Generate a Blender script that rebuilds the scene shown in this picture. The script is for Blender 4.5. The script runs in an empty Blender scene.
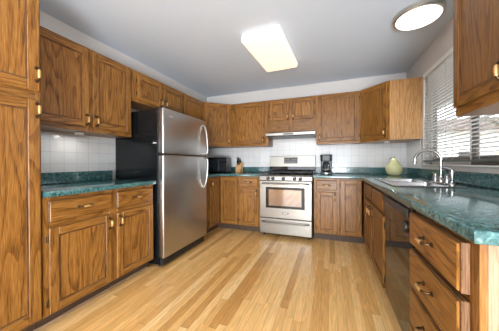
import bpy, bmesh, math, random
from mathutils import Vector, Matrix
random.seed(7)
scene = bpy.context.scene
COL = scene.collection
PI = math.pi

# ------------------------------------------------------------------ camera
cam_d = bpy.data.cameras.new('camera')
cam = bpy.data.objects.new('camera', cam_d)
COL.objects.link(cam)
cam_d.sensor_width = 36.0
cam_d.lens = 218.42 / 499 * 36.0
cam_d.shift_y = -(165.5 - 163.51) / 499
cam_d.clip_start = 0.05
_y, _p, _r = (math.radians(a) for a in (-20.476, -0.249, -0.235))
_f = Vector((math.sin(_y) * math.cos(_p), math.cos(_y) * math.cos(_p), math.sin(_p)))
_rt = Vector((math.cos(_y), -math.sin(_y), 0))
_up = _rt.cross(_f)
_rt, _up = _rt * math.cos(_r) + _up * math.sin(_r), -_rt * math.sin(_r) + _up * math.cos(_r)
_m = Matrix((_rt, _up, -_f)).transposed().to_4x4()
_m.translation = Vector((1.005, -3.805, 1.095))
cam.matrix_world = _m
scene.camera = cam

# ------------------------------------------------------------------ world, sun, area lights, exposure
scene.view_settings.view_transform = 'Standard'
scene.view_settings.look = 'None'
scene.view_settings.gamma = 1.0
scene.view_settings.exposure = 0.34
scene.view_settings.use_curve_mapping = False

world = bpy.data.worlds.new('sky')
scene.world = world
world.use_nodes = True
wn = world.node_tree.nodes
bg = wn['Background']
bg.inputs[0].default_value = (0.86, 0.93, 1.0, 1)
bg.inputs[1].default_value = 5.0

sun_d = bpy.data.lights.new('sun', 'SUN')
sun_d.energy = 6.0
sun_d.angle = math.radians(1.0)
sun_d.color = (1, 0.95, 0.87)
sun = bpy.data.objects.new('sun', sun_d)
COL.objects.link(sun)
sun.rotation_euler = Vector((0.55, 0.25, -0.8)).to_track_quat('-Z', 'Y').to_euler()


def area(name, loc, direction, sx, sy, power, color):
    d = bpy.data.lights.new(name, 'AREA')
    d.shape = 'RECTANGLE'
    d.size, d.size_y = sx, sy
    d.energy = power
    d.color = color
    o = bpy.data.objects.new(name, d)
    COL.objects.link(o)
    o.location = loc
    o.rotation_euler = Vector(direction).to_track_quat('-Z', 'Y').to_euler()
    return o


area('rear_fill', (0.5, -7.2, 1.25), (0, 1, 0.0), 3.0, 2.1, 20, (0.97, 0.98, 1.0))  # unseen fill lamp added at the rear opening
area('high_rear_fill', (0.3, -5.3, 2.38), (0, 0.6, -1), 2.6, 1.8, 90, (1.0, 0.985, 0.96))  # invented overhead fill behind the camera, evens out the brightness
area('low_rear_fill', (1.6, -6.0, 0.42), (-0.28, 1.35, 1), 1.1, 0.9, 190, (0.88, 0.94, 1.0))  # low fill lamp added behind the camera to brighten the ceiling evenly

# ------------------------------------------------------------------ dimensions (metres)
XL, XR, ZC, ZT, ZB = -1.323, 2.042, 2.405, 2.12, 1.375
YR = -7.4
CT = 0.914          # worktop height


# ------------------------------------------------------------------ materials
def nt(name):
    m = bpy.data.materials.new(name)
    m.use_nodes = True
    t = m.node_tree
    return m, t, t.nodes, t.links, t.nodes['Principled BSDF']


def plain(name, col, rough=0.5, metal=0.0, **kw):
    m, t, n, l, b = nt(name)
    b.inputs['Base Color'].default_value = (*col, 1)
    b.inputs['Roughness'].default_value = rough
    b.inputs['Metallic'].default_value = metal
    for k, v in kw.items():
        b.inputs[k.replace('_', ' ')].default_value = v
    # faint procedural unevenness
    tc = n.new('ShaderNodeTexCoord')
    no = n.new('ShaderNodeTexNoise')
    no.inputs['Scale'].default_value = 14
    no.inputs['Detail'].default_value = 3
    l.new(tc.outputs['Object'], no.inputs['Vector'])
    mr = n.new('ShaderNodeMapRange')
    mr.inputs['To Min'].default_value = max(0.0, rough - 0.04)
    mr.inputs['To Max'].default_value = min(1.0, rough + 0.04)
    l.new(no.outputs['Fac'], mr.inputs['Value'])
    l.new(mr.outputs['Result'], b.inputs['Roughness'])
    return m


def ramp(n, stops):
    r = n.new('ShaderNodeValToRGB')
    e = r.color_ramp.elements
    e[0].position, e[0].color = stops[0][0], (*stops[0][1], 1)
    e[1].position, e[1].color = stops[-1][0], (*stops[-1][1], 1)
    for p, c in stops[1:-1]:
        x = e.new(p)
        x.color = (*c, 1)
    return r


def math_node(n, op, a=None, b=None):
    m = n.new('ShaderNodeMath')
    m.operation = op
    if a is not None and not hasattr(a, 'links'):
        m.inputs[0].default_value = a
    if b is not None and not hasattr(b, 'links'):
        m.inputs[1].default_value = b
    return m


def oak(name, dark, mid, light, rough=0.36, coat=0.05):
    m, t, n, l, b = nt(name)
    tc = n.new('ShaderNodeTexCoord')
    mp = n.new('ShaderNodeMapping')
    mp.inputs['Scale'].default_value = (1, 0.11, 1)
    l.new(tc.outputs['UV'], mp.inputs['Vector'])
    big = n.new('ShaderNodeTexNoise')
    big.inputs['Scale'].default_value = 5.5
    big.inputs['Detail'].default_value = 1.5
    big.inputs['Roughness'].default_value = 0.4
    l.new(mp.outputs['Vector'], big.inputs['Vector'])
    mul = math_node(n, 'MULTIPLY', None, 17.0)
    l.new(big.outputs['Fac'], mul.inputs[0])
    fr0 = math_node(n, 'FRACT')
    l.new(mul.outputs[0], fr0.inputs[0])
    fr = n.new('ShaderNodeMapRange')            # sharp dark line on each growth ring
    fr.interpolation_type = 'SMOOTHSTEP'
    fr.inputs['From Min'].default_value = 0.0
    fr.inputs['From Max'].default_value = 0.55
    l.new(fr0.outputs[0], fr.inputs['Value'])
    # fine pores along the grain
    mp2 = n.new('ShaderNodeMapping')
    mp2.inputs['Scale'].default_value = (1, 0.035, 1)
    l.new(tc.outputs['UV'], mp2.inputs['Vector'])
    fine = n.new('ShaderNodeTexNoise')
    fine.inputs['Scale'].default_value = 300
    fine.inputs['Detail'].default_value = 3
    l.new(mp2.outputs['Vector'], fine.inputs['Vector'])
    med = n.new('ShaderNodeTexNoise')
    med.inputs['Scale'].default_value = 70
    med.inputs['Detail'].default_value = 4
    l.new(mp2.outputs['Vector'], med.inputs['Vector'])
    a1 = math_node(n, 'MULTIPLY', None, 0.17)
    l.new(fr.outputs['Result'], a1.inputs[0])
    a2 = math_node(n, 'MULTIPLY', None, 0.80)
    l.new(fine.outputs['Fac'], a2.inputs[0])
    a3 = math_node(n, 'MULTIPLY', None, 0.45)
    l.new(med.outputs['Fac'], a3.inputs[0])
    s1 = math_node(n, 'ADD')
    l.new(a1.outputs[0], s1.inputs[0])
    l.new(a2.outputs[0], s1.inputs[1])
    s2 = math_node(n, 'ADD')
    l.new(s1.outputs[0], s2.inputs[0])
    l.new(a3.outputs[0], s2.inputs[1])
    r = ramp(n, [(0.50, dark), (0.71, mid), (0.95, light)])
    l.new(s2.outputs[0], r.inputs['Fac'])
    # board to board tone
    info = n.new('ShaderNodeObjectInfo')
    mr = n.new('ShaderNodeMapRange')
    mr.inputs['To Min'].default_value = 0.84
    mr.inputs['To Max'].default_value = 1.14
    l.new(info.outputs['Random'], mr.inputs['Value'])
    hsv = n.new('ShaderNodeHueSaturation')
    l.new(r.outputs['Color'], hsv.inputs['Color'])
    l.new(mr.outputs['Result'], hsv.inputs['Value'])
    l.new(hsv.outputs['Color'], b.inputs['Base Color'])
    b.inputs['Roughness'].default_value = rough
    b.inputs['Coat Weight'].default_value = coat
    b.inputs['Specular IOR Level'].default_value = 0.28
    b.inputs['Coat Roughness'].default_value = 0.22
    bp = n.new('ShaderNodeBump')
    bp.inputs['Strength'].default_value = 0.12
    bp.inputs['Distance'].default_value = 0.002
    l.new(s2.outputs[0], bp.inputs['Height'])
    l.new(bp.outputs['Normal'], b.inputs['Normal'])
    return m


def floor_mat():
    m, t, n, l, b = nt('oak_strip_floor')
    tc = n.new('ShaderNodeTexCoord')
    sx = n.new('ShaderNodeSeparateXYZ')
    l.new(tc.outputs['UV'], sx.inputs[0])
    W, LEN = 0.058, 1.25
    u = math_node(n, 'DIVIDE', None, W)
    l.new(sx.outputs['X'], u.inputs[0])
    row = math_node(n, 'FLOOR')
    l.new(u.outputs[0], row.inputs[0])
    wn1 = n.new('ShaderNodeTexWhiteNoise')
    wn1.noise_dimensions = '1D'
    l.new(row.outputs[0], wn1.inputs['W'])
    off = math_node(n, 'MULTIPLY', None, 7.3)
    l.new(wn1.outputs['Value'], off.inputs[0])
    v = math_node(n, 'DIVIDE', None, LEN)
    l.new(sx.outputs['Y'], v.inputs[0])
    v2 = math_node(n, 'ADD')
    l.new(v.outputs[0], v2.inputs[0])
    l.new(off.outputs[0], v2.inputs[1])
    seg = math_node(n, 'FLOOR')
    l.new(v2.outputs[0], seg.inputs[0])
    cmb = n.new('ShaderNodeCombineXYZ')
    l.new(row.outputs[0], cmb.inputs['X'])
    l.new(seg.outputs[0], cmb.inputs['Y'])
    wn2 = n.new('ShaderNodeTexWhiteNoise')
    wn2.noise_dimensions = '3D'
    l.new(cmb.outputs[0], wn2.inputs['Vector'])
    tone = ramp(n, [(0.0, (0.57, 0.285, 0.08)), (0.25, (0.75, 0.42, 0.14)), (0.7, (0.84, 0.51, 0.195)), (1.0, (0.92, 0.63, 0.30))])
    l.new(wn2.outputs['Value'], tone.inputs['Fac'])
    # grain: offset per board
    mp = n.new('ShaderNodeMapping')
    mp.inputs['Scale'].default_value = (1, 0.06, 1)
    l.new(tc.outputs['UV'], mp.inputs['Vector'])
    vadd = n.new('ShaderNodeVectorMath')
    vadd.operation = 'ADD'
    vs = n.new('ShaderNodeVectorMath')
    vs.operation = 'SCALE'
    vs.inputs['Scale'].default_value = 9.0
    l.new(wn2.outputs['Color'], vs.inputs[0])
    l.new(mp.outputs['Vector'], vadd.inputs[0])
    l.new(vs.outputs['Vector'], vadd.inputs[1])
    g = n.new('ShaderNodeTexNoise')
    g.inputs['Scale'].default_value = 22
    g.inputs['Detail'].default_value = 2
    l.new(vadd.outputs['Vector'], g.inputs['Vector'])
    gm = math_node(n, 'MULTIPLY', None, 7)
    l.new(g.outputs['Fac'], gm.inputs[0])
    gf = math_node(n, 'FRACT')
    l.new(gm.outputs[0], gf.inputs[0])
    g2 = n.new('ShaderNodeTexNoise')
    g2.inputs['Scale'].default_value = 150
    g2.inputs['Detail'].default_value = 3
    l.new(vadd.outputs['Vector'], g2.inputs['Vector'])
    ga = math_node(n, 'MULTIPLY', None, 0.22)
    l.new(gf.outputs[0], ga.inputs[0])
    gb = math_node(n, 'ADD')
    l.new(ga.outputs[0], gb.inputs[0])
    gc = math_node(n, 'MULTIPLY', None, 0.5)
    l.new(g2.outputs['Fac'], gc.inputs[0])
    l.new(gc.outputs[0], gb.inputs[1])
    gr = n.new('ShaderNodeMapRange')
    gr.inputs['From Min'].default_value = 0.1
    gr.inputs['From Max'].default_value = 0.6
    gr.inputs['To Min'].default_value = 0.66
    gr.inputs['To Max'].default_value = 1.2
    l.new(gb.outputs[0], gr.inputs['Value'])
    # gaps
    fu = math_node(n, 'FRACT')
    l.new(u.outputs[0], fu.inputs[0])
    pu = math_node(n, 'PINGPONG', None, 0.5)
    l.new(fu.outputs[0], pu.inputs[0])
    gu = math_node(n, 'GREATER_THAN', None, 0.016)
    l.new(pu.outputs[0], gu.inputs[0])
    fv = math_node(n, 'FRACT')
    l.new(v2.outputs[0], fv.inputs[0])
    gv = math_node(n, 'GREATER_THAN', None, 0.0022)
    l.new(fv.outputs[0], gv.inputs[0])
    gm2 = math_node(n, 'MULTIPLY')
    l.new(gu.outputs[0], gm2.inputs[0])
    l.new(gv.outputs[0], gm2.inputs[1])
    gm3 = n.new('ShaderNodeMapRange')
    gm3.inputs['To Min'].default_value = 0.55
    gm3.inputs['To Max'].default_value = 1.0
    l.new(gm2.outputs[0], gm3.inputs['Value'])
    tot = math_node(n, 'MULTIPLY')
    l.new(gr.outputs['Result'], tot.inputs[0])
    l.new(gm3.outputs['Result'], tot.inputs[1])
    hsv = n.new('ShaderNodeHueSaturation')
    l.new(tone.outputs['Color'], hsv.inputs['Color'])
    l.new(tot.outputs[0], hsv.inputs['Value'])
    l.new(hsv.outputs['Color'], b.inputs['Base Color'])
    b.inputs['Roughness'].default_value = 0.3
    b.inputs['Coat Weight'].default_value = 0.3
    b.inputs['Coat Roughness'].default_value = 0.15
    return m


def laminate():
    m, t, n, l, b = nt('green_marble_laminate')
    tc = n.new('ShaderNodeTexCoord')
    n1 = n.new('ShaderNodeTexNoise')
    n1.inputs['Scale'].default_value = 55
    n1.inputs['Detail'].default_value = 6
    n1.inputs['Distortion'].default_value = 1.3
    l.new(tc.outputs['Object'], n1.inputs['Vector'])
    r = ramp(n, [(0.28, (0.009, 0.030, 0.032)), (0.46, (0.027, 0.095, 0.098)), (0.58, (0.065, 0.165, 0.165)), (0.76, (0.26, 0.36, 0.34))])
    l.new(n1.outputs['Fac'], r.inputs['Fac'])
    n2 = n.new('ShaderNodeTexVoronoi')
    n2.feature = 'DISTANCE_TO_EDGE'
    n2.inputs['Scale'].default_value = 24
    vd = n.new('ShaderNodeVectorMath')
    vd.operation = 'ADD'
    sc = n.new('ShaderNodeVectorMath')
    sc.operation = 'SCALE'
    sc.inputs['Scale'].default_value = 0.12
    l.new(n1.outputs['Color'], sc.inputs[0])
    l.new(sc.outputs['Vector'], vd.inputs[0])
    l.new(tc.outputs['Object'], vd.inputs[1])
    l.new(vd.outputs['Vector'], n2.inputs['Vector'])
    vr = ramp(n, [(0.0, (0.3, 0.3, 0.3)), (0.05, (0, 0, 0))])
    l.new(n2.outputs['Distance'], vr.inputs['Fac'])
    mx = n.new('ShaderNodeMix')
    mx.data_type = 'RGBA'
    mx.inputs['B'].default_value = (0.13, 0.19, 0.16, 1)
    l.new(vr.outputs['Color'], mx.inputs['Factor'])
    l.new(r.outputs['Color'], mx.inputs['A'])
    l.new(mx.outputs['Result'], b.inputs['Base Color'])
    b.inputs['Roughness'].default_value = 0.115
    b.inputs['Specular IOR Level'].default_value = 0.7
    return m


def tile_mat():
    m, t, n, l, b = nt('white_wall_tile')
    tc = n.new('ShaderNodeTexCoord')
    br = n.new('ShaderNodeTexBrick')
    br.offset = 0.0
    br.inputs['Scale'].default_value = 1.0
    br.inputs['Brick Width'].default_value = 0.109
    br.inputs['Row Height'].default_value = 0.109
    br.inputs['Mortar Size'].default_value = 0.0016
    br.inputs['Mortar Smooth'].default_value = 0.3
    br.inputs['Color1'].default_value = (0.64, 0.645, 0.645, 1)
    br.inputs['Color2'].default_value = (0.615, 0.62, 0.62, 1)
    br.inputs['Mortar'].default_value = (0.40, 0.40, 0.395, 1)
    l.new(tc.outputs['UV'], br.inputs['Vector'])
    l.new(br.outputs['Color'], b.inputs['Base Color'])
    b.inputs['Roughness'].default_value = 0.16
    bp = n.new('ShaderNodeBump')
    bp.inputs['Strength'].default_value = 0.25
    bp.inputs['Distance'].default_value = 0.002
    inv = math_node(n, 'SUBTRACT', 1.0)
    l.new(br.outputs['Fac'], inv.inputs[1])
    no = n.new('ShaderNodeTexNoise')
    no.inputs['Scale'].default_value = 18
    l.new(tc.outputs['UV'], no.inputs['Vector'])
    ad = math_node(n, 'ADD')
    l.new(inv.outputs[0], ad.inputs[0])
    l.new(no.outputs['Fac'], ad.inputs[1])
    l.new(ad.outputs[0], bp.inputs['Height'])
    l.new(bp.outputs['Normal'], b.inputs['Normal'])
    return m


def steel(name, col=(0.50, 0.495, 0.485), rough=0.29, axis_scale=(2, 2, 160)):
    m, t, n, l, b = nt(name)
    tc = n.new('ShaderNodeTexCoord')
    mp = n.new('ShaderNodeMapping')
    mp.inputs['Scale'].default_value = axis_scale
    l.new(tc.outputs['Object'], mp.inputs['Vector'])
    no = n.new('ShaderNodeTexNoise')
    no.inputs['Scale'].default_value = 4
    no.inputs['Detail'].default_value = 3
    l.new(mp.outputs['Vector'], no.inputs['Vector'])
    mr = n.new('ShaderNodeMapRange')
    mr.inputs['To Min'].default_value = rough - 0.015
    mr.inputs['To Max'].default_value = rough + 0.02
    l.new(no.outputs['Fac'], mr.inputs['Value'])
    l.new(mr.outputs['Result'], b.inputs['Roughness'])
    b.inputs['Base Color'].default_value = (*col, 1)
    b.inputs['Metallic'].default_value = 1.0
    return m


def pane_mat(name, tint=(1, 1, 1), gloss=0.08):
    m, t, n, l, b = nt(name)
    n.remove(b)
    out = n['Material Output']
    tr = n.new('ShaderNodeBsdfTransparent')
    tr.inputs['Color'].default_value = (*tint, 1)
    gl = n.new('ShaderNodeBsdfGlossy')
    gl.inputs['Roughness'].default_value = 0.02
    lw = n.new('ShaderNodeLayerWeight')
    lw.inputs['Blend'].default_value = 0.25
    mr = n.new('ShaderNodeMapRange')
    mr.inputs['To Min'].default_value = gloss * 0.5
    mr.inputs['To Max'].default_value = 0.6
    l.new(lw.outputs['Fresnel'], mr.inputs['Value'])
    mx = n.new('ShaderNodeMixShader')
    l.new(mr.outputs['Result'], mx.inputs['Fac'])
    l.new(tr.outputs[0], mx.inputs[1])
    l.new(gl.outputs[0], mx.inputs[2])
    l.new(mx.outputs[0], out.inputs['Surface'])
    return m


def glow(name, col, strength):
    m, t, n, l, b = nt(name)
    b.inputs['Base Color'].default_value = (0.55, 0.52, 0.47, 1)
    b.inputs['Emission Color'].default_value = (*col, 1)
    b.inputs['Emission Strength'].default_value = strength
    b.inputs['Roughness'].default_value = 0.4
    return m


def leafy(name, c1, c2):
    m, t, n, l, b = nt(name)
    info = n.new('ShaderNodeTexCoord')
    no = n.new('ShaderNodeTexNoise')
    no.inputs['Scale'].default_value = 3.5
    no.inputs['Detail'].default_value = 5
    l.new(info.outputs['Object'], no.inputs['Vector'])
    r = ramp(n, [(0.35, c1), (0.65, c2)])
    l.new(no.outputs['Fac'], r.inputs['Fac'])
    l.new(r.outputs['Color'], b.inputs['Base Color'])
    b.inputs['Roughness'].default_value = 0.6
    return m


M = {}
M['oak'] = oak('medium_oak', (0.065, 0.022, 0.004), (0.195, 0.079, 0.0135), (0.32, 0.152, 0.036))
M['oak_edge'] = oak('dark_oak_edge', (0.035, 0.014, 0.005), (0.105, 0.045, 0.016), (0.19, 0.095, 0.04), 0.5, 0.05)  # darker oak for drawer edges and the moulding inside door frames
M['oak_pale_glare'] = oak('pale_oak_and_painted_glare', (0.15, 0.09, 0.05), (0.27, 0.175, 0.105), (0.37, 0.26, 0.17), 0.4, 0.1)  # glare put into the end panel's colour; also the pale floor strip
M['oak_window_lit'] = oak('painted_window_lit_oak', (0.19, 0.085, 0.026), (0.36, 0.18, 0.065), (0.50, 0.29, 0.12))  # oak lightened to paint in window light on the corner cabinet
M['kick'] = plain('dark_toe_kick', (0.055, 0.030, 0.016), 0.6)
M['floor'] = floor_mat()
M['laminate'] = laminate()
M['tile'] = tile_mat()
M['wall'] = plain('warm_white_wall_paint', (0.53, 0.51, 0.495), 0.7)
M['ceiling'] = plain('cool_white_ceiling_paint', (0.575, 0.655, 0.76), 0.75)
M['white'] = plain('white_trim_paint', (0.80, 0.79, 0.77), 0.4)
M['steel'] = steel('brushed_stainless')
M['steel_h'] = steel('brushed_stainless_sideways', (0.335, 0.318, 0.288), 0.33, (2, 2, 160))
M['sink_steel'] = steel('satin_sink_steel', (0.42, 0.43, 0.44), 0.25, (20, 20, 20))
M['chrome'] = plain('chrome', (0.46, 0.47, 0.48), 0.12, 1.0)
M['nickel'] = plain('satin_nickel', (0.56, 0.53, 0.49), 0.3, 1.0)
M['black_gloss'] = plain('black_gloss_enamel', (0.012, 0.012, 0.013), 0.05)
M['black_side'] = plain('black_painted_steel', (0.005, 0.006, 0.007), 0.07, Specular_IOR_Level=0.3)
M['black'] = plain('black_plastic', (0.015, 0.015, 0.016), 0.35)
M['iron'] = plain('black_cast_iron', (0.018, 0.018, 0.019), 0.55)
M['oven_glass'] = plain('reflective_oven_glass', (0.30, 0.25, 0.22), 0.06, 0.85)
M['microwave_glass'] = plain('glass_with_blue_reflection_tint', (0.085, 0.115, 0.14), 0.08, 0.8)  # bluish reflection painted in as the tint of the microwave glass
M['dark_glass'] = plain('dark_glass', (0.02, 0.016, 0.014), 0.04)
M['display'] = plain('smoked_display', (0.03, 0.034, 0.038), 0.1)
M['button'] = plain('grey_button', (0.07, 0.073, 0.076), 0.4)
M['bronze'] = plain('dark_antique_bronze', (0.075, 0.047, 0.024), 0.35, 0.9)
M['brass'] = plain('antique_brass', (0.50, 0.29, 0.11), 0.36, 0.45)
M['blind'] = plain('pale_grey_blind_slat', (0.72, 0.72, 0.70), 0.5)
M['blind_rail'] = plain('backlit_blind_rail', (0.09, 0.11, 0.10), 0.45)  # dark backlit look painted into the rail colour
M['cord'] = plain('off_white_cord', (0.55, 0.54, 0.50), 0.8)
M['window_frame'] = plain('bronze_window_frame', (0.14, 0.105, 0.085), 0.4)
M['pane'] = pane_mat('window_glass')
M['carafe'] = pane_mat('carafe_glass', (0.55, 0.58, 0.6), 0.2)
M['lamp_warm'] = glow('lit_acrylic_warm', (1.0, 0.79, 0.60), 0.78)
M['lamp_white'] = glow('lit_opal_glass', (1.0, 0.95, 0.88), 2.2)
M['pear'] = plain('pale_green_glaze', (0.66, 0.65, 0.34), 0.25)
M['pear_leaf'] = plain('dark_green_glaze', (0.05, 0.09, 0.03), 0.3)
M['maple'] = oak('honey_maple', (0.42, 0.22, 0.08), (0.56, 0.32, 0.13), (0.66, 0.42, 0.2))
M['label'] = plain('silver_lettering', (0.72, 0.72, 0.72), 0.3, 0.6)
M['rubber'] = plain('dark_rubber', (0.02, 0.02, 0.02), 0.7)
M['lawn'] = leafy('pale_concrete_ground', (0.26, 0.255, 0.245), (0.36, 0.35, 0.33))
M['leaf'] = leafy('hedge_leaf', (0.09, 0.16, 0.03), (0.26, 0.34, 0.09))
M['leaf_dark'] = leafy('tree_leaf', (0.05, 0.09, 0.025), (0.15, 0.20, 0.07))
M['bark'] = plain('grey_bark', (0.12, 0.09, 0.065), 0.9)
M['siding'] = plain('cream_siding', (0.82, 0.78, 0.70), 0.7)
M['roof'] = plain('brown_roof_shingle', (0.13, 0.10, 0.085), 0.9)
M['fence'] = plain('brown_fence_stain', (0.19, 0.105, 0.07), 0.8)


# ------------------------------------------------------------------ mesh helper
class MB:
    def __init__(self):
        self.bm = bmesh.new()
        self.uv = self.bm.loops.layers.uv.new('UVMap')
        self.mats = []

    def mi(self, m):
        if m not in self.mats:
            self.mats.append(m)
        return self.mats.index(m)

    def _merge(self, t, mat, smooth=False, grain=2, xf=None, uvoff=True):
        """copy temp bmesh t into self with box-projected UVs in metres (v runs along the grain)"""
        mi = self.mi(mat)
        ou, ov = (random.uniform(0, 40), random.uniform(0, 40)) if uvoff else (0, 0)
        vm = {}
        for v in t.verts:
            vm[v] = self.bm.verts.new(xf @ v.co if xf else v.co)
        for f in t.faces:
            try:
                nf = self.bm.faces.new([vm[v] for v in f.verts])
            except ValueError:
                continue
            nf.material_index = mi
            nf.smooth = smooth
            nrm = f.normal
            ax = max(range(3), key=lambda i: abs(nrm[i]))
            rest = [i for i in range(3) if i != ax]
            if grain in rest:
                va = grain
                ua = rest[0] if rest[1] == grain else rest[1]
            else:
                ua, va = rest
            for lp, ol in zip(nf.loops, f.loops):
                c = ol.vert.co
                lp[self.uv].uv = (c[ua] + ou, c[va] + ov)
        t.free()
        return self

    def box(self, x0, x1, y0, y1, z0, z1, mat, bevel=0.0, grain=2, seg=1, xf=None, uvoff=True, smooth=False):
        t = bmesh.new()
        x0, x1 = min(x0, x1), max(x0, x1)
        y0, y1 = min(y0, y1), max(y0, y1)
        z0, z1 = min(z0, z1), max(z0, z1)
        bmesh.ops.create_cube(t, size=1.0)
        for v in t.verts:
            v.co = Vector((x0 + (v.co.x + .5) * (x1 - x0), y0 + (v.co.y + .5) * (y1 - y0), z0 + (v.co.z + .5) * (z1 - z0)))
        if bevel > 0:
            bmesh.ops.bevel(t, geom=t.edges[:], offset=bevel, segments=seg, profile=0.5, affect='EDGES')
        t.normal_update()
        return self._merge(t, mat, smooth, grain, xf, uvoff)

    def prism(self, poly, z0, z1, mat, bevel=0.0, grain=2, seg=1, xf=None, smooth=False):
        """extrude a polygon (x,y) (counter clockwise) from z0 to z1"""
        t = bmesh.new()
        a = [t.verts.new((x, y, z0)) for x, y in poly]
        b = [t.verts.new((x, y, z1)) for x, y in poly]
        t.faces.new(a[::-1])
        t.faces.new(b)
        n = len(poly)
        for i in range(n):
            t.faces.new((a[i], a[(i + 1) % n], b[(i + 1) % n], b[i]))
        t.normal_update()
        bmesh.ops.recalc_face_normals(t, faces=t.faces[:])
        if bevel > 0:
            bmesh.ops.bevel(t, geom=t.edges[:], offset=bevel, segments=seg, profile=0.5, affect='EDGES')
            t.normal_update()
        return self._merge(t, mat, smooth, grain, xf)

    def lathe(self, prof, mat, seg=28, xf=None, smooth=True):
        t = bmesh.new()
        rings = []
        for r, z in prof:
            if r < 1e-5:
                rings.append([t.verts.new((0, 0, z))])
            else:
                rings.append([t.verts.new((r * math.cos(2 * PI * k / seg), r * math.sin(2 * PI * k / seg), z)) for k in range(seg)])
        for a, b in zip(rings, rings[1:]):
            for k in range(seg):
                k2 = (k + 1) % seg
                if len(a) == 1 and len(b) == 1:
                    continue
                if len(a) == 1:
                    t.faces.new((a[0], b[k2], b[k]))
                elif len(b) == 1:
                    t.faces.new((a[k], a[k2], b[0]))
                else:
                    t.faces.new((a[k], a[k2], b[k2], b[k]))
        if len(rings[0]) > 1:
            t.faces.new(rings[0][::-1])
        if len(rings[-1]) > 1:
            t.faces.new(rings[-1])
        bmesh.ops.recalc_face_normals(t, faces=t.faces[:])
        t.normal_update()
        return self._merge(t, mat, smooth, 2, xf)

    def cyl(self, p0, p1, r, mat, seg=20, r2=None, bev=0.0, smooth=True):
        p0, p1 = Vector(p0), Vector(p1)
        d = p1 - p0
        L = d.length
        q = d.to_track_quat('Z', 'Y').to_matrix().to_4x4()
        q.translation = p0
        r2 = r if r2 is None else r2
        pr = [(0, 0), (r - bev, 0)] + ([(r, bev)] if bev else []) + ([(r2, L - bev)] if bev else []) + [(r2 - bev, L), (0, L)]
        return self.lathe(pr, mat, seg, q, smooth)

    def tube(self, pts, rad, mat, seg=10, smooth=True, flat=None):
        """swept tube along pts; rad number or list; flat scales the second cross axis"""
        t = bmesh.new()
        pts = [Vector(p) for p in pts]
        n = len(pts)
        rad = [rad] * n if not isinstance(rad, (list, tuple)) else rad
        prev = None
        rings = []
        for i, p in enumerate(pts):
            d = (pts[min(i + 1, n - 1)] - pts[max(i - 1, 0)]).normalized()
            if prev is None:
                a = Vector((0, 0, 1)) if abs(d.z) < 0.9 else Vector((1, 0, 0))
                u = d.cross(a).normalized()
            else:
                u = (prev - d * prev.dot(d)).normalized()
            prev = u
            w = d.cross(u)
            k = 1.0 if flat is None else flat
            rings.append([t.verts.new(p + u * rad[i] * math.cos(2 * PI * j / seg) + w * rad[i] * k * math.sin(2 * PI * j / seg)) for j in range(seg)])
        for a, b in zip(rings, rings[1:]):
            for j in range(seg):
                j2 = (j + 1) % seg
                t.faces.new((a[j], a[j2], b[j2], b[j]))
        t.faces.new(rings[0][::-1])
        t.faces.new(rings[-1])
        bmesh.ops.recalc_face_normals(t, faces=t.faces[:])
        t.normal_update()
        return self._merge(t, mat, smooth)

    def cells(self, xs, ys, filled, z0, z1, mat, bevel=0.007, seg=3):
        """slab over grid cells, bevelled along its horizontal outer edges"""
        t = bmesh.new()
        V = {}

        def v(i, j, k):
            if (i, j, k) not in V:
                V[(i, j, k)] = t.verts.new((xs[i], ys[j], (z0, z1)[k]))
            return V[(i, j, k)]
        F = set(filled)
        for (i, j) in F:
            t.faces.new((v(i, j, 1), v(i + 1, j, 1), v(i + 1, j + 1, 1), v(i, j + 1, 1)))
            t.faces.new((v(i, j, 0), v(i, j + 1, 0), v(i + 1, j + 1, 0), v(i + 1, j, 0)))
            for (di, dj, a, b) in ((-1, 0, (0, 1), (0, 0)), (1, 0, (1, 0), (1, 1)), (0, -1, (0, 0), (1, 0)), (0, 1, (1, 1), (0, 1))):
                if (i + di, j + dj) not in F:
                    t.faces.new((v(i + a[0], j + a[1], 0), v(i + b[0], j + b[1], 0), v(i + b[0], j + b[1], 1), v(i + a[0], j + a[1], 1)))
        bmesh.ops.recalc_face_normals(t, faces=t.faces[:])
        t.normal_update()
        es = [e for e in t.edges if len(e.link_faces) == 2 and abs(e.verts[0].co.z - e.verts[1].co.z) < 1e-6 and e.link_faces[0].normal.dot(e.link_faces[1].normal) < 0.5]
        bmesh.ops.bevel(t, geom=es, offset=bevel, segments=seg, profile=0.5, affect='EDGES')
        t.normal_update()
        return self._merge(t, mat, True)

    def build(self, name, parent=None, loc=None, autosmooth=True):
        me = bpy.data.meshes.new(name)
        self.bm.to_mesh(me)
        self.bm.free()
        for m in self.mats:
            me.materials.append(m)
        if autosmooth and any(p.use_smooth for p in me.polygons):
            try:
                me.set_sharp_from_angle(angle=math.radians(40))
            except Exception:
                pass
        o = bpy.data.objects.new(name, me)
        COL.objects.link(o)
        if parent:
            o.parent = parent
        if loc is not None:
            o.location = loc
        return o


def tag(o, label=None, cat=None, group=None, kind=None):
    if label:
        o['label'] = label
    if cat:
        o['category'] = cat
    if group:
        o['group'] = group
    if kind:
        o['kind'] = kind
    return o


def thing(name, label, cat, loc=(0, 0, 0), rz=0.0, group=None):
    o = bpy.data.objects.new(name, None)
    o.empty_display_size = 0.1
    COL.objects.link(o)
    o.location = loc
    o.rotation_euler = (0, 0, rz)
    return tag(o, label, cat, group)


def struct(name, mb, loc=None):
    return tag(mb.build(name, None, loc), kind='structure')


def bez(p0, p1, p2, p3, n=12):
    p0, p1, p2, p3 = map(Vector, (p0, p1, p2, p3))
    out = []
    for i in range(n + 1):
        t = i / n
        out.append(p0 * (1 - t) ** 3 + 3 * p1 * t * (1 - t) ** 2 + 3 * p2 * t * t * (1 - t) + p3 * t ** 3)
    return out


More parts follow.
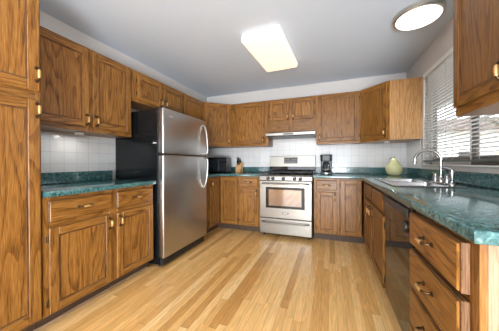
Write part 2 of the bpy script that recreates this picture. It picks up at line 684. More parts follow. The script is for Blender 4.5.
# ------------------------------------------------------------------ room shell
struct('floor', MB().box(XL - 0.12, XR + 0.12, YR - 0.12, 0.12, -0.08, 0.0, M['floor'], grain=1, uvoff=False))
struct('ceiling', MB().box(XL - 0.12, XR + 0.12, YR - 0.12, 0.12, ZC, ZC + 0.1, M['ceiling']))
struct('wall_back', MB().box(XL - 0.12, XR + 0.12, 0.0, 0.12, 0, ZC, M['wall']))
struct('wall_left', MB().box(XL - 0.12, XL, YR, 0.0, 0, ZC, M['wall']))
WY0, WY1, WZ0, WZ1 = -2.06, -0.61, 1.055, 2.14      # kitchen window opening in the right wall
w = MB()
w.box(XR, XR + 0.14, YR, WY0, 0, ZC, M['wall'])
w.box(XR, XR + 0.14, WY1, 0.0, 0, ZC, M['wall'])
w.box(XR, XR + 0.14, WY0, WY1, 0, WZ0, M['wall'])
w.box(XR, XR + 0.14, WY0, WY1, WZ1, ZC, M['wall'])
struct('wall_right', w)
w = MB()                                            # far wall behind the camera with a wide opening added to let light in
w.box(XL, -1.05, YR - 0.12, YR, 0, ZC, M['wall'])
w.box(1.95, XR, YR - 0.12, YR, 0, ZC, M['wall'])
w.box(-1.05, 1.95, YR - 0.12, YR, 2.2, ZC, M['wall'])
struct('wall_rear', w)

# window: frame, two sashes, glass, sill
w = MB()
fx0, fx1 = XR + 0.075, XR + 0.125
w.box(fx0, fx1, WY0, WY0 + 0.045, WZ0, WZ1, M['white'], 0.003)
w.box(fx0, fx1, WY1 - 0.045, WY1, WZ0, WZ1, M['white'], 0.003)
w.box(fx0, fx1, WY0, WY1, WZ1 - 0.045, WZ1, M['white'], 0.003)
w.box(fx0, fx1, -1.41, WY1, WZ0, WZ0 + 0.045, M['white'], 0.003)
w.box(fx0, fx1, WY0, -1.41, WZ0, WZ0 + 0.045, M['window_frame'], 0.003)
win = struct('window_1', w)
w = MB()
for (ya, yb) in ((-1.43, WY1 - 0.045), (WY0 + 0.045, -1.39)):
    dx = 0.0 if ya > -1.6 else 0.012
    for (a, b, c, d) in ((ya, ya + 0.05, WZ0 + 0.045, WZ1 - 0.045), (yb - 0.05, yb, WZ0 + 0.045, WZ1 - 0.045), (ya + 0.05, yb - 0.05, WZ0 + 0.045, WZ0 + 0.09), (ya + 0.05, yb - 0.05, WZ1 - 0.09, WZ1 - 0.045)):
        w.box(fx0 + 0.008 + dx, fx0 + 0.03 + dx, a, b, c, d, M['window_frame'], 0.002)
tag(w.build('window_sash', win), kind='structure')
w = MB()
w.box(fx0 + 0.017, fx0 + 0.021, -1.38, WY1 - 0.095, WZ0 + 0.09, WZ1 - 0.09, M['pane'])
w.box(fx0 + 0.029, fx0 + 0.033, WY0 + 0.095, -1.44, WZ0 + 0.09, WZ1 - 0.09, M['pane'])
tag(w.build('window_pane', win), kind='structure')
w = MB()
w.box(XR - 0.014, XR + 0.075, WY0 + 0.001, WY1 - 0.001, WZ0 + 0.0005, WZ0 + 0.012, M['white'], 0.002)
struct('trim_1', w)

# tiles on the walls (structure)
w = MB()
w.box(XL, XL + 0.006, -2.963, 0.0, CT + 0.1, ZB + 0.01, M['tile'], uvoff=False)
struct('trim_2', w)
w = MB()
w.box(XL + 0.006, XR - 0.006, -0.006, 0.0, CT + 0.1, 1.62, M['tile'], uvoff=False)
struct('trim_3', w)
w = MB()
w.box(XR - 0.006, XR, -0.55, 0.0, CT + 0.1, ZB + 0.01, M['tile'], uvoff=False)
struct('trim_4', w)
w = MB()
w.box(XL, XL + 0.012, YR, -3.6, 0, 0.09, M['white'], 0.003)
struct('baseboard_left', w)
w = MB()
w.box(XR - 0.012, XR, YR, -3.09, 0, 0.09, M['white'], 0.003)
struct('baseboard_right', w)
w = MB()
t_ = [(-0.655, 0.0), (-0.643, 0.0), (-0.645, 0.012), (-0.655, 0.018)]
w.box(-0.800, -0.786, -3.57, -2.04, 0.0, 0.020, M['oak_pale_glare'], 0.004, grain=1)
struct('trim_5', w)


# ------------------------------------------------------------------ cabinet hardware, doors, drawers
def make_pull():
    """arched bail pull along local X, standing out towards -Y; bronze rosettes and legs, brass grip"""
    b = MB()
    for s in (-1, 1):
        b.lathe([(0.0, 0.0), (0.0105, 0.0), (0.0105, 0.002), (0.006, 0.005), (0.0, 0.005)], M['bronze'], 14,
                Matrix.Translation((s * 0.040, 0, 0)) @ Matrix.Rotation(PI / 2, 4, 'X'))
        b.tube([(s * 0.052, -0.003, 0), (s * 0.040, -0.005, 0)], [0.003, 0.007], M['bronze'], 8)
        b.tube(bez((s * 0.040, -0.002, 0), (s * 0.041, -0.020, 0), (s * 0.036, -0.028, 0), (s * 0.024, -0.030, 0), 7), [0.0055, 0.005, 0.0048, 0.0048, 0.005, 0.0055, 0.006, 0.0065], M['bronze'], 9)
    b.tube([(-0.024, -0.030, 0), (-0.022, -0.0305, 0), (-0.012, -0.0318, 0), (0, -0.0322, 0), (0.012, -0.0318, 0), (0.022, -0.0305, 0), (0.024, -0.030, 0)],
           [0.0066, 0.0076, 0.0084, 0.0088, 0.0084, 0.0076, 0.0066], M['brass'], 10)
    return b


_pull_mesh = None
_hinge_mesh = None


def add_pull(parent, x, y, z, vertical):
    global _pull_mesh
    if _pull_mesh is None:
        o = make_pull().build('handle', parent)
        _pull_mesh = o.data
    else:
        o = bpy.data.objects.new('handle', _pull_mesh)
        COL.objects.link(o)
        o.parent = parent
    o.location = (x, y, z)
    o.rotation_euler = (0, PI / 2 if vertical else 0, 0)
    return o


def add_hinge(parent, x, y, z):
    global _hinge_mesh
    if _hinge_mesh is None:
        b = MB()
        b.cyl((0, 0, -0.024), (0, 0, 0.024), 0.0045, M['bronze'], 10)
        b.box(-0.009, 0.009, -0.001, 0.006, -0.02, 0.02, M['bronze'], 0.001)
        b.lathe([(0, 0), (0.003, 0.003), (0, 0.008)], M['bronze'], 8, Matrix.Translation((0, 0, 0.024)))
        o = b.build('hinge', parent)
        _hinge_mesh = o.data
    else:
        o = bpy.data.objects.new('hinge', _hinge_mesh)
        COL.objects.link(o)
        o.parent = parent
    o.location = (x, y, z)
    return o


def door(root, x0, x1, z0, z1, yf, pull=None, hinge=None, sw=0.055, mat=None, vert=True):
    """framed door with a recessed panel; yf = plane the back of the door lies on (front is yf-0.02)"""
    m = mat or M['oak']
    yb, y0 = yf - 0.0015, yf - 0.0205
    b = MB()
    b.box(x0, x0 + sw, y0, yb, z0, z1, m, 0.004, 2)
    b.box(x1 - sw, x1, y0, yb, z0, z1, m, 0.004, 2)
    b.box(x0 + sw, x1 - sw, y0, yb, z0, z0 + sw, m, 0.004, 0)
    b.box(x0 + sw, x1 - sw, y0, yb, z1 - sw, z1, m, 0.004, 0)
    # moulded inner edge
    e = 0.008
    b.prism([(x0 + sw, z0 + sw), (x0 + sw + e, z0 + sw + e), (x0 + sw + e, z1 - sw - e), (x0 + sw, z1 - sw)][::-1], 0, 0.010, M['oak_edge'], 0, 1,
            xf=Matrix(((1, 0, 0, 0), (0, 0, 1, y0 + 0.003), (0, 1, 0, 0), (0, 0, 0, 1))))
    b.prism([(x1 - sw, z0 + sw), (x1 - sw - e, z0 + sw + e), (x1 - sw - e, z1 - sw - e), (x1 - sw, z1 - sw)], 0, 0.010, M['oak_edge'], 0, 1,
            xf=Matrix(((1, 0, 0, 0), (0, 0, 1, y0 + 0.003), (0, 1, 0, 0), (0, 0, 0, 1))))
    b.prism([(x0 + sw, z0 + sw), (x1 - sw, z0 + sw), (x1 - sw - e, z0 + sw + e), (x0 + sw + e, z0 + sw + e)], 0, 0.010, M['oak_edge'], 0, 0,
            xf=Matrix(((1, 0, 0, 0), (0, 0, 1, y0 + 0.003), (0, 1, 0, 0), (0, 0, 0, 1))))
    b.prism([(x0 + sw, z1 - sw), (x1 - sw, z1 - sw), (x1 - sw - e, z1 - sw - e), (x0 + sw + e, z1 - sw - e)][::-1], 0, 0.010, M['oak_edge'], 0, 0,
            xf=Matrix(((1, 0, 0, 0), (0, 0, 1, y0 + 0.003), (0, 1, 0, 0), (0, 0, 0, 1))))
    d = b.build('door', root)
    p = MB()
    p.box(x0 + sw - 0.002, x1 - sw + 0.002, y0 + 0.009, yb - 0.003, z0 + sw - 0.002, z1 - sw + 0.002, m, 0, 2)
    p.build('door_panel', d)
    if pull:
        add_pull(d, pull[0], y0, pull[1], vert)
    if hinge:
        hx = x0 - 0.004 if hinge == 'l' else x1 + 0.004
        for hz in (z0 + 0.07, z1 - 0.07):
            add_hinge(d, hx, y0 + 0.010, hz)
    return d


def drawer(root, x0, x1, z0, z1, yf, pull=True, name='drawer', th=0.02):
    yb, y0 = yf - 0.0015, yf - 0.0015 - th
    b = MB()
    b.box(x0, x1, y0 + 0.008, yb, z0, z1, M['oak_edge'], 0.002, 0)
    b.box(x0 + 0.004, x1 - 0.004, y0, y0 + 0.0085, z0 + 0.004, z1 - 0.004, M['oak'], 0.004, 0)
    d = b.build(name, root)
    if pull:
        add_pull(d, (x0 + x1) / 2, y0, (z0 + z1) / 2 + 0.004, False)
    return d


def carcass(root, W, D, z0, z1, stiles, rails, kick=0.0, top=True, side_mats=(None, None), bottom_rail=0.035, top_rail=0.035, back=True):
    """body panels + face frame; local x 0..W, back y=0, front y=-D; stiles = list of (x0,x1), rails = list of (xa,xb,za,zb)"""
    m = M['oak']
    b = MB()
    yf = -D + 0.019
    b.box(0, 0.016, yf, -0.001, z0, z1, side_mats[0] or m, 0, 2)
    b.box(W - 0.016, W, yf, -0.001, z0, z1, side_mats[1] or m, 0, 2)
    b.box(0.016, W - 0.016, yf, -0.001, z0, z0 + 0.016, m, 0, 0)
    if top:
        b.box(0.016, W - 0.016, yf, -0.001, z1 - 0.016, z1, m, 0, 0)
    if back:
        b.box(0.016, W - 0.016, -0.010, -0.001, z0 + 0.016, z1 - 0.016, m, 0, 2)
    b.build('body', root)
    f = MB()
    for (a, c) in stiles:
        f.box(a, c, -D, yf, z0, z1, m, 0.0012, 2)
    for (a, c, za, zb) in rails:
        f.box(a, c, -D + 0.0005, yf, za, zb, m, 0.0012, 0)
    f.build('face_frame', root)
    if kick:
        k = MB()
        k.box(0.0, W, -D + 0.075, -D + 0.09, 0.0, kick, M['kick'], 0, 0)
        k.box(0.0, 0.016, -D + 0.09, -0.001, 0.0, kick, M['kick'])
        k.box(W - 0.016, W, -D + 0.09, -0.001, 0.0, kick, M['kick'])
        k.build('toe_kick', root)


def frame_rails(W, stiles, zs):
    """rails between neighbouring stiles at the z ranges in zs"""
    out = []
    st = sorted(stiles)
    for (a, b), (c, d) in zip(st, st[1:]):
        for z in zs:
            out.append((b, c, *z))
    return out


LEFT, RIGHT = PI / 2, -PI / 2
BD = 0.60      # base depth, left and back
RD = 0.64      # base depth on the right run

# --- pantry (left, nearest the camera)
Y0 = -3.57
r = thing('pantry_cabinet', 'tall oak pantry cabinet at the left edge with two stacked doors', 'cabinet', (XL, Y0, 0), LEFT)
W = 0.603
st = [(0, 0.03), (W - 0.024, W)]
carcass(r, W, BD, 0.1, 2.16, st, frame_rails(W, st, [(0.1, 0.14), (1.475, 1.555), (2.12, 2.16)]), 0.1)
door(r, 0.02, W - 0.012, 0.118, 1.487, -BD, pull=(W - 0.030, 1.425), hinge='l', sw=0.06)
door(r, 0.02, W - 0.012, 1.543, 2.145, -BD, pull=(W - 0.030, 1.645), hinge='l', sw=0.06)

# --- base cabinet left of the fridge
Y0 = -2.963
r = thing('base_cabinet', 'oak base cabinet with two drawers over two doors, between pantry and refrigerator', 'cabinet', (XL, Y0, 0), LEFT)
W = 0.925
st = [(0, 0.04), (0.448, 0.52), (W - 0.03, W)]
carcass(r, W, BD, 0.1, 0.875, st, frame_rails(W, st, [(0.1, 0.125), (0.66, 0.72), (0.84, 0.875)]), 0.1, top=False)
drawer(r, 0.027, 0.461, 0.708, 0.848, -BD)
drawer(r, 0.506, 0.908, 0.708, 0.848, -BD)
door(r, 0.027, 0.461, 0.112, 0.672, -BD, pull=(0.436, 0.60), hinge='l')
door(r, 0.506, 0.908, 0.112, 0.672, -BD, pull=(0.531, 0.60), hinge='r')

# --- wall cabinet above it
UD = 0.305
Y0 = -2.963
r = thing('wall_cabinet', 'oak double-door wall cabinet above the left worktop, nearest the pantry', 'cabinet', (XL, Y0, 0), LEFT)
W = 0.928
st = [(0, 0.04), (0.46, 0.53), (W - 0.03, W)]
carcass(r, W, UD, ZB, ZT, st, frame_rails(W, st, [(ZB, ZB + 0.05), (ZT - 0.035, ZT)]))
door(r, 0.025, 0.476, 1.415, 2.098, -UD, pull=(0.452, 1.475), hinge='l')
door(r, 0.511, 0.908, 1.415, 2.098, -UD, pull=(0.535, 1.475), hinge='r')

# --- cabinet over the fridge
Y0 = -2.033
r = thing('wall_cabinet', 'short oak wall cabinet with two small doors above the refrigerator', 'cabinet', (XL, Y0, 0), LEFT)
W = 0.878
st = [(0, 0.075), (0.42, 0.49), (W - 0.03, W)]
carcass(r, W, UD, 1.775, ZT, st, frame_rails(W, st, [(1.775, 1.81), (ZT - 0.045, ZT)]))
door(r, 0.069, 0.435, 1.797, 2.078, -UD, pull=(0.415, 1.845), hinge='l', sw=0.045)
door(r, 0.472, 0.860, 1.797, 2.078, -UD, pull=(0.492, 1.845), hinge='r', sw=0.045)

# --- narrow wall cabinet between fridge and corner
Y0 = -1.154
r = thing('wall_cabinet', 'oak single-door wall cabinet on the left wall behind the top of the refrigerator', 'cabinet', (XL, Y0, 0), LEFT)
W = 0.532
st = [(0, 0.03), (W - 0.03, W)]
carcass(r, W, UD, ZB, ZT, st, frame_rails(W, st, [(ZB, ZB + 0.04), (ZT - 0.035, ZT)]))
door(r, 0.02, W - 0.02, 1.405, 2.095, -UD, pull=(0.045, 1.47), hinge='r')


# --- diagonal corner wall cabinets
def diagonal(name, label, pts, hinge_right, mirror_side=None):
    """pts: five plan points, wall corner first, counter clockwise; the diagonal face lies between pts[2] and pts[3]"""
    (ax, ay), (bx, by) = pts[2], pts[3]
    r = thing(name, label, 'cabinet', (pts[0][0], pts[0][1], 0))
    o = Vector((pts[0][0], pts[0][1]))
    loc = [(x - o.x, y - o.y) for x, y in pts]
    body = MB()
    cx = sum(p[0] for p in loc) / 5
    cy = sum(p[1] for p in loc) / 5
    body.prism(loc, ZB, ZT, M['oak_window_lit'] if mirror_side else M['oak'], 0.0, 2)
    body.build('body', r)
    A = Vector((loc[2][0], loc[2][1], 0))
    B = Vector((loc[3][0], loc[3][1], 0))
    d = B - A
    L = d.length
    ang = math.atan2(d.y, d.x)
    mt = Matrix.Translation(A) @ Matrix.Rotation(ang, 4, 'Z')
    ff = MB()
    for (x0, x1, z0, z1, g) in ((0.0, 0.035, ZB, ZT, 2), (L - 0.035, L, ZB, ZT, 2), (0.035, L - 0.035, ZB, ZB + 0.04, 0), (0.035, L - 0.035, ZT - 0.035, ZT, 0)):
        ff.box(x0, x1, -0.012, 0.0, z0, z1, M['oak'], 0.0012, g)
    f = ff.build('face_frame', r)
    f.matrix_local = mt
    dr = door(r, 0.018, L - 0.018, 1.402, 2.097, -0.012, pull=((0.045 if hinge_right else L - 0.045), 1.47), hinge='r' if hinge_right else 'l', sw=0.05)
    dr.matrix_local = mt
    return r


diagonal('corner_wall_cabinet', 'oak diagonal corner wall cabinet in the left back corner above the microwave',
         [(XL + 0.001, -0.001), (XL + 0.001, -0.62), (XL + UD, -0.62), (-0.660, -UD), (-0.660, -0.001)], False)
diagonal('corner_wall_cabinet', 'oak diagonal corner wall cabinet beside the window, its bare side facing the room',
         [(XR - 0.001, -0.001), (1.405, -0.001), (1.405, -UD), (1.700, -0.61), (XR - 0.001, -0.61)], False, True)


# --- back wall cabinets
r = thing('wall_cabinet', 'oak single-door wall cabinet on the back wall left of the range hood', 'cabinet', (-0.658, 0, 0), 0)
W = 0.690
st = [(0, 0.07), (W - 0.06, W)]
carcass(r, W, UD, ZB, ZT, st, frame_rails(W, st, [(ZB, ZB + 0.04), (ZT - 0.035, ZT)]))
door(r, 0.055, W - 0.055, 1.405, 2.095, -UD, pull=(W - 0.08, 1.47), hinge='l')

r = thing('wall_cabinet', 'short oak wall cabinet with two small doors above the range hood', 'cabinet', (0.034, 0, 0), 0)
W = 0.756
st = [(0, 0.05), (0.33, 0.41), (W - 0.05, W)]
carcass(r, W, UD, 1.575, ZT, st, frame_rails(W, st, [(1.575, 1.79), (ZT - 0.045, ZT)]))
door(r, 0.034, 0.346, 1.775, 2.085, -UD, pull=(0.326, 1.825), hinge='l', sw=0.045)
door(r, 0.394, 0.728, 1.775, 2.085, -UD, pull=(0.414, 1.825), hinge='r', sw=0.045)

r = thing('wall_cabinet', 'oak single-door wall cabinet on the back wall right of the range hood', 'cabinet', (0.792, 0, 0), 0)
W = 0.611
st = [(0, 0.04), (W - 0.04, W)]
carcass(r, W, UD, ZB, ZT, st, frame_rails(W, st, [(ZB, ZB + 0.04), (ZT - 0.035, ZT)]))
door(r, 0.025, W - 0.025, 1.405, 2.097, -UD, pull=(0.05, 1.47), hinge='r')

# --- right wall cabinet near the camera
r = thing('wall_cabinet', 'oak wall cabinet on the right wall nearest the camera, above the long worktop', 'cabinet', (XR, -2.072, 0), RIGHT)
W = 1.0
st = [(0, 0.03), (0.47, 0.53), (W - 0.03, W)]
carcass(r, W, UD, ZB, ZT + 0.06, st, frame_rails(W, st, [(ZB, ZB + 0.06), (ZT + 0.02, ZT + 0.06)]))
door(r, 0.015, 0.487, 1.428, 2.16, -UD, pull=(0.452, 1.495), hinge='l', sw=0.06)
door(r, 0.513, 0.985, 1.428, 2.16, -UD, pull=(0.548, 1.495), hinge='r', sw=0.06)

# --- left corner base cabinet (revolving corner with two leaves)
r = thing('corner_base_cabinet', 'oak corner base cabinet with two leaves under the microwave, beside the refrigerator', 'cabinet', (XL, 0, 0), 0)
LX = -XL
b = MB()
xa, yb_ = BD - 0.02, -BD + 0.02
b.prism([(0.001, -0.001), (0.001, -1.165), (xa, -1.165), (xa, yb_), (0.94, yb_), (0.94, -0.001)], 0.1, 0.116, M['oak'], 0, 0)
b.box(0.001, 0.012, -1.165, -0.001, 0.116, 0.875, M['oak'])
b.box(0.012, 0.94, -0.012, -0.001, 0.116, 0.875, M['oak'])
b.box(0.012, xa, -1.165, -1.15, 0.116, 0.875, M['oak'])
b.box(0.925, 0.94, yb_, -0.012, 0.116, 0.875, M['oak'])
b.build('body', r)
f = MB()
f.box(xa, BD, -1.165, -0.93, 0.1, 0.875, M['oak'], 0.001)
f.box(xa, BD, -0.93, -0.581, 0.845, 0.875, M['oak'], 0.001, 1)
f.box(xa, BD, -0.93, -0.581, 0.1, 0.115, M['oak'], 0.001, 1)
f.box(BD, 0.925, -BD, yb_, 0.845, 0.875, M['oak'], 0.001, 0)
f.box(BD, 0.925, -BD, yb_, 0.1, 0.115, M['oak'], 0.001, 0)
f.box(0.925, 0.943, -BD, yb_, 0.1, 0.875, M['oak'], 0.001)
f.build('face_frame', r)
k = MB()
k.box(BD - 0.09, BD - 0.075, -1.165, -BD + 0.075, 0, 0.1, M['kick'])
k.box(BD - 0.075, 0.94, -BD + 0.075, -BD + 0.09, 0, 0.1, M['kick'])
k.build('toe_kick', r)
d = door(r, 0.0, 0.30, 0.112, 0.85, 0.0, pull=(0.03, 0.775), hinge='l', sw=0.05)
d.matrix_local = Matrix.Translation((BD, -0.93, 0)) @ Matrix.Rotation(PI / 2, 4, 'Z')
d = door(r, BD + 0.025, 0.929, 0.112, 0.85, -BD, sw=0.05, hinge='r')

# --- base cabinet left of the range
r = thing('base_cabinet', 'narrow oak base cabinet with one drawer and one door left of the range', 'cabinet', (-0.378, 0, 0), 0)
W = 0.366
st = [(0, 0.04), (W - 0.045, W)]
carcass(r, W, BD, 0.1, 0.875, st, frame_rails(W, st, [(0.1, 0.125), (0.68, 0.72), (0.84, 0.875)]), 0.1, top=False)
drawer(r, 0.028, W - 0.035, 0.722, 0.853, -BD)
door(r, 0.028, W - 0.035, 0.112, 0.690, -BD, pull=(W - 0.060, 0.62), hinge='l')

# --- base cabinet right of the range
r = thing('base_cabinet', 'narrow oak base cabinet with drawer and door right of the range, under the coffee maker', 'cabinet', (0.776, 0, 0), 0)
W = 0.335
st = [(0, 0.045), (W - 0.05, W)]
carcass(r, W, BD, 0.1, 0.875, st, frame_rails(W, st, [(0.1, 0.125), (0.68, 0.72), (0.84, 0.875)]), 0.1, top=False)
drawer(r, 0.032, W - 0.030, 0.708, 0.845, -BD)
door(r, 0.032, W - 0.030, 0.112, 0.682, -BD, pull=(W - 0.056, 0.62), hinge='l')

# --- right corner base cabinet
r = thing('corner_base_cabinet', 'oak corner base cabinet with full-height door in the right back corner, below the pear jar', 'cabinet', (1.113, 0, 0), 0)
wx = XR - 1.113 - 0.002
fx = XR - RD - 1.113          # plane of the right-hand face frame, local
b = MB()
b.prism([(0, -0.001), (0, -BD + 0.02), (fx + 0.02, -BD + 0.02), (fx + 0.02, -0.80), (wx, -0.80), (wx, -0.001)], 0.1, 0.116, M['oak'], 0, 0)
b.box(0, 0.014, -BD + 0.02, -0.012, 0.116, 0.875, M['oak'])
b.box(0, wx, -0.012, -0.001, 0.116, 0.875, M['oak'])
b.box(wx - 0.012, wx, -0.80, -0.012, 0.116, 0.875, M['oak'])
b.build('body', r)
f = MB()
f.box(0, 0.028, -BD, -BD + 0.02, 0.1, 0.875, M['oak'], 0.001)
f.box(0.028, fx, -BD, -BD + 0.02, 0.845, 0.875, M['oak'], 0.001, 0)
f.box(0.028, fx, -BD, -BD + 0.02, 0.1, 0.116, M['oak'], 0.001, 0)
f.box(fx - 0.0, fx + 0.02, -0.80, -BD + 0.02, 0.1, 0.875, M['oak'], 0.001)
f.build('face_frame', r)
k = MB()
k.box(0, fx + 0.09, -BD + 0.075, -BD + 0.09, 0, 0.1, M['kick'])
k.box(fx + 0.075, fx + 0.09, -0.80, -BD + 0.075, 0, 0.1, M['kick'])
k.build('toe_kick', r)
door(r, 0.012, fx - 0.022, 0.112, 0.85, -BD, sw=0.055, hinge='l')

# --- sink base cabinet
r = thing('sink_cabinet', 'oak sink base cabinet with two false drawer fronts over two doors below the window', 'cabinet', (XR, -0.802, 0), RIGHT)
W = 1.083
st = [(0, 0.055), (0.49, 0.585), (W - 0.05, W)]
carcass(r, W, RD, 0.1, 0.875, st, frame_rails(W, st, [(0.1, 0.125), (0.66, 0.72), (0.84, 0.875)]), 0.1, top=False, back=True)
drawer(r, 0.042, 0.508, 0.706, 0.846, -RD, pull=False, name='false_drawer_front')
drawer(r, 0.566, 1.052, 0.706, 0.846, -RD, pull=False, name='false_drawer_front')
door(r, 0.042, 0.508, 0.112, 0.672, -RD, pull=(0.480, 0.60), hinge='l')
door(r, 0.566, 1.052, 0.112, 0.672, -RD, pull=(0.594, 0.60), hinge='r')

# --- drawer stack at the near end
r = thing('drawer_cabinet', 'oak drawer cabinet with four drawers and glare-painted end panel, at near end of right worktop', 'cabinet', (XR, -2.492, 0), RIGHT)
W = 0.500
st = [(0, 0.045), (W - 0.05, W)]
zs = [(0.1, 0.125), (0.28, 0.31), (0.465, 0.495), (0.66, 0.70), (0.84, 0.875)]
carcass(r, W, RD, 0.1, 0.875, st, frame_rails(W, st, zs), 0.1, top=False, side_mats=(None, M['oak_pale_glare']))
for (za, zb) in ((0.690, 0.848), (0.488, 0.668), (0.302, 0.472), (0.115, 0.288)):
    drawer(r, 0.012, W - 0.038, za, zb, -RD, th=0.031)

# ------------------------------------------------------------------ worktops
r = thing('countertop', 'green marbled worktop with low upstand between pantry and refrigerator', 'worktop', (XL, -2.963, CT), 0)
b = MB()
b.cells([0.001, 0.64], [0.0, 0.928], [(0, 0)], -0.038, 0.0, M['laminate'])
b.build('counter_slab', r)
b = MB()
b.box(0.001, 0.020, 0.0, 0.928, 0.0005, 0.1, M['laminate'], 0.004)
b.build('backsplash', r)

r = thing('countertop', 'green marbled corner worktop carrying the microwave, left of the range', 'worktop', (XL, 0, CT), 0)
b = MB()
b.cells([0.001, 0.64, -XL - 0.006], [-1.165, -0.64, -0.001], [(0, 0), (0, 1), (1, 1)], -0.038, 0.0, M['laminate'])
b.build('counter_slab', r)
b = MB()
b.box(0.001, 0.020, -1.165, -0.021, 0.0005, 0.1, M['laminate'], 0.004)
b.box(0.001, -XL - 0.006, -0.020, -0.001, 0.0005, 0.1, M['laminate'], 0.004)
b.build('backsplash', r)

SX0, SX1, SY0, SY1 = 1.440, 1.872, -1.888, -1.115          # sink rim outline
r = thing('countertop', 'long green marbled worktop under the window, cut out for the sink', 'worktop', (0, 0, CT), 0)
b = MB()
xs = [0.768, 1.359, SX0 + 0.014, SX1 - 0.014, XR - 0.001]
ys = [-3.058, SY0 + 0.014, SY1 - 0.014, -0.64, -0.001]
fill = [(0, 3), (1, 3), (2, 3), (3, 3), (1, 0), (2, 0), (3, 0), (1, 1), (3, 1), (1, 2), (2, 2), (3, 2)]
b.cells(xs, ys, fill, -0.038, 0.0, M['laminate'])
b.build('counter_slab', r)
b = MB()
b.box(0.768, XR - 0.001, -0.020, -0.001, 0.0005, 0.1, M['laminate'], 0.004)
b.box(XR - 0.020, XR - 0.001, -3.058, -0.021, 0.0005, 0.1, M['laminate'], 0.004)
b.build('backsplash', r)


# ------------------------------------------------------------------ refrigerator
FX0, FXF, FY0, FY1, FZ = XL + 0.03, -0.605, -2.017, -1.185, 1.668
r = thing('refrigerator', 'stainless top-freezer refrigerator with black sides', 'refrigerator', (FX0, FY0, 0), LEFT)
W, D = FY1 - FY0, FXF - FX0
b = MB()
b.box(0.004, W - 0.004, -(D - 0.075), 0, 0.03, FZ - 0.012, M['black_side'], 0.006)
b.build('body', r)
for nm, za, zb in (('freezer_door', 1.190, FZ), ('fridge_door', 0.105, 1.180)):
    b = MB()
    b.box(0.0, W, -D, -(D - 0.068), za, zb, M['steel'], 0.014, seg=4, smooth=True)
    d = b.build(nm, r)
    g = MB()
    g.box(0.012, W - 0.012, -(D - 0.068), -(D - 0.0745), za + 0.012, zb - 0.012, M['rubber'])
    g.build('gasket', d)
    hx = W - 0.075
    h = MB()
    if nm == 'freezer_door':
        p = bez((hx, -D + 0.004, 1.605), (hx, -D - 0.045, 1.58), (hx, -D - 0.066, 1.40), (hx, -D - 0.060, 1.235), 16)
        p += [Vector((hx, -D - 0.045, 1.215)), Vector((hx, -D + 0.004, 1.212))]
    else:
        p = bez((hx, -D + 0.004, 0.765), (hx, -D - 0.045, 0.79), (hx, -D - 0.066, 0.97), (hx, -D - 0.060, 1.135), 16)
        p += [Vector((hx, -D - 0.045, 1.155)), Vector((hx, -D + 0.004, 1.158))]
    h.tube(p, 0.0105, M['steel'], 12)
    h.build('handle', d)
    if nm == 'freezer_door':
        h = MB()
        h.box(0.085, 0.15, -D - 0.0012, -D + 0.001, 1.585, 1.597, M['label'], 0.0004)
        tag(h.build('badge', d), 'small silver nameplate')
b = MB()
b.box(0.02, W - 0.02, -(D - 0.035), -(D - 0.075), 0.022, 0.098, M['black'], 0.003)
for i in range(5):
    b.box(0.05, W - 0.05, -(D - 0.033), -(D - 0.036), 0.034 + i * 0.012, 0.039 + i * 0.012, M['black_gloss'])
b.build('kick_grille', r)
for sx in (0.06, W - 0.06):
    for sy in (-(D - 0.10), -0.06):
        b = MB()
        b.cyl((sx, sy, 0.0), (sx, sy, 0.032), 0.018, M['black'], 14)
        b.build('foot', r)
b = MB()
b.box(0.015, 0.075, -(D - 0.02), -(D - 0.12), FZ - 0.002, FZ + 0.012, M['black'], 0.004)
b.build('hinge_cover', r)

# ------------------------------------------------------------------ range
r = thing('range', 'freestanding stainless gas range with black cooktop between the two narrow base cabinets', 'stove', (0.0, 0, 0), 0)
W = 0.762
b = MB()
b.box(0.003, W - 0.003, -0.645, -0.03, 0.045, 0.895, M['black'], 0.003)
b.build('body', r)
for sx in (0.05, W - 0.05):
    for sy in (-0.60, -0.08):
        b = MB()
        b.cyl((sx, sy, 0), (sx, sy, 0.05), 0.018, M['black'], 12)
        b.build('leveling_leg', r)
ct = MB()
ct.box(0.0, W, -0.665, -0.085, 0.896, 0.918, M['black_gloss'], 0.005, seg=2)
cto = ct.build('cooktop', r)
for (bx, by, br_) in ((0.17, -0.50, 0.048), (0.17, -0.22, 0.038), (0.38, -0.36, 0.052), (0.59, -0.50, 0.042), (0.59, -0.22, 0.040)):
    q = MB()
    q.lathe([(0, 0.918), (br_, 0.918), (br_, 0.926), (br_ * 0.8, 0.929), (br_ * 0.8, 0.936), (br_ * 0.7, 0.940), (0, 0.940)], M['iron'], 22, Matrix.Translation((bx, by, 0)))
    q.build('burner', cto)
for (gx0, gx1) in ((0.035, 0.265), (0.275, 0.487), (0.497, 0.727)):
    q = MB()
    zt = 0.957
    gy0, gy1 = -0.635, -0.105
    for y in (gy0, gy1 - 0.012):
        q.box(gx0, gx1, y, y + 0.012, zt - 0.014, zt, M['iron'], 0.003)
    for x in (gx0, gx1 - 0.012):
        q.box(x, x + 0.012, gy0, gy1, zt - 0.014, zt, M['iron'], 0.003)
    mx_ = (gx0 + gx1) / 2
    q.box(mx_ - 0.005, mx_ + 0.005, gy0, gy1, zt - 0.012, zt, M['iron'], 0.002)
    for y in (-0.50, -0.37, -0.23):
        q.box(gx0, gx1, y - 0.005, y + 0.005, zt - 0.012, zt, M['iron'], 0.002)
    for x in (gx0 + 0.006, gx1 - 0.006):
        for y in (gy0 + 0.006, gy1 - 0.006):
            q.cyl((x, y, 0.918), (x, y, zt - 0.010), 0.006, M['iron'], 8)
    q.build('grate', cto)
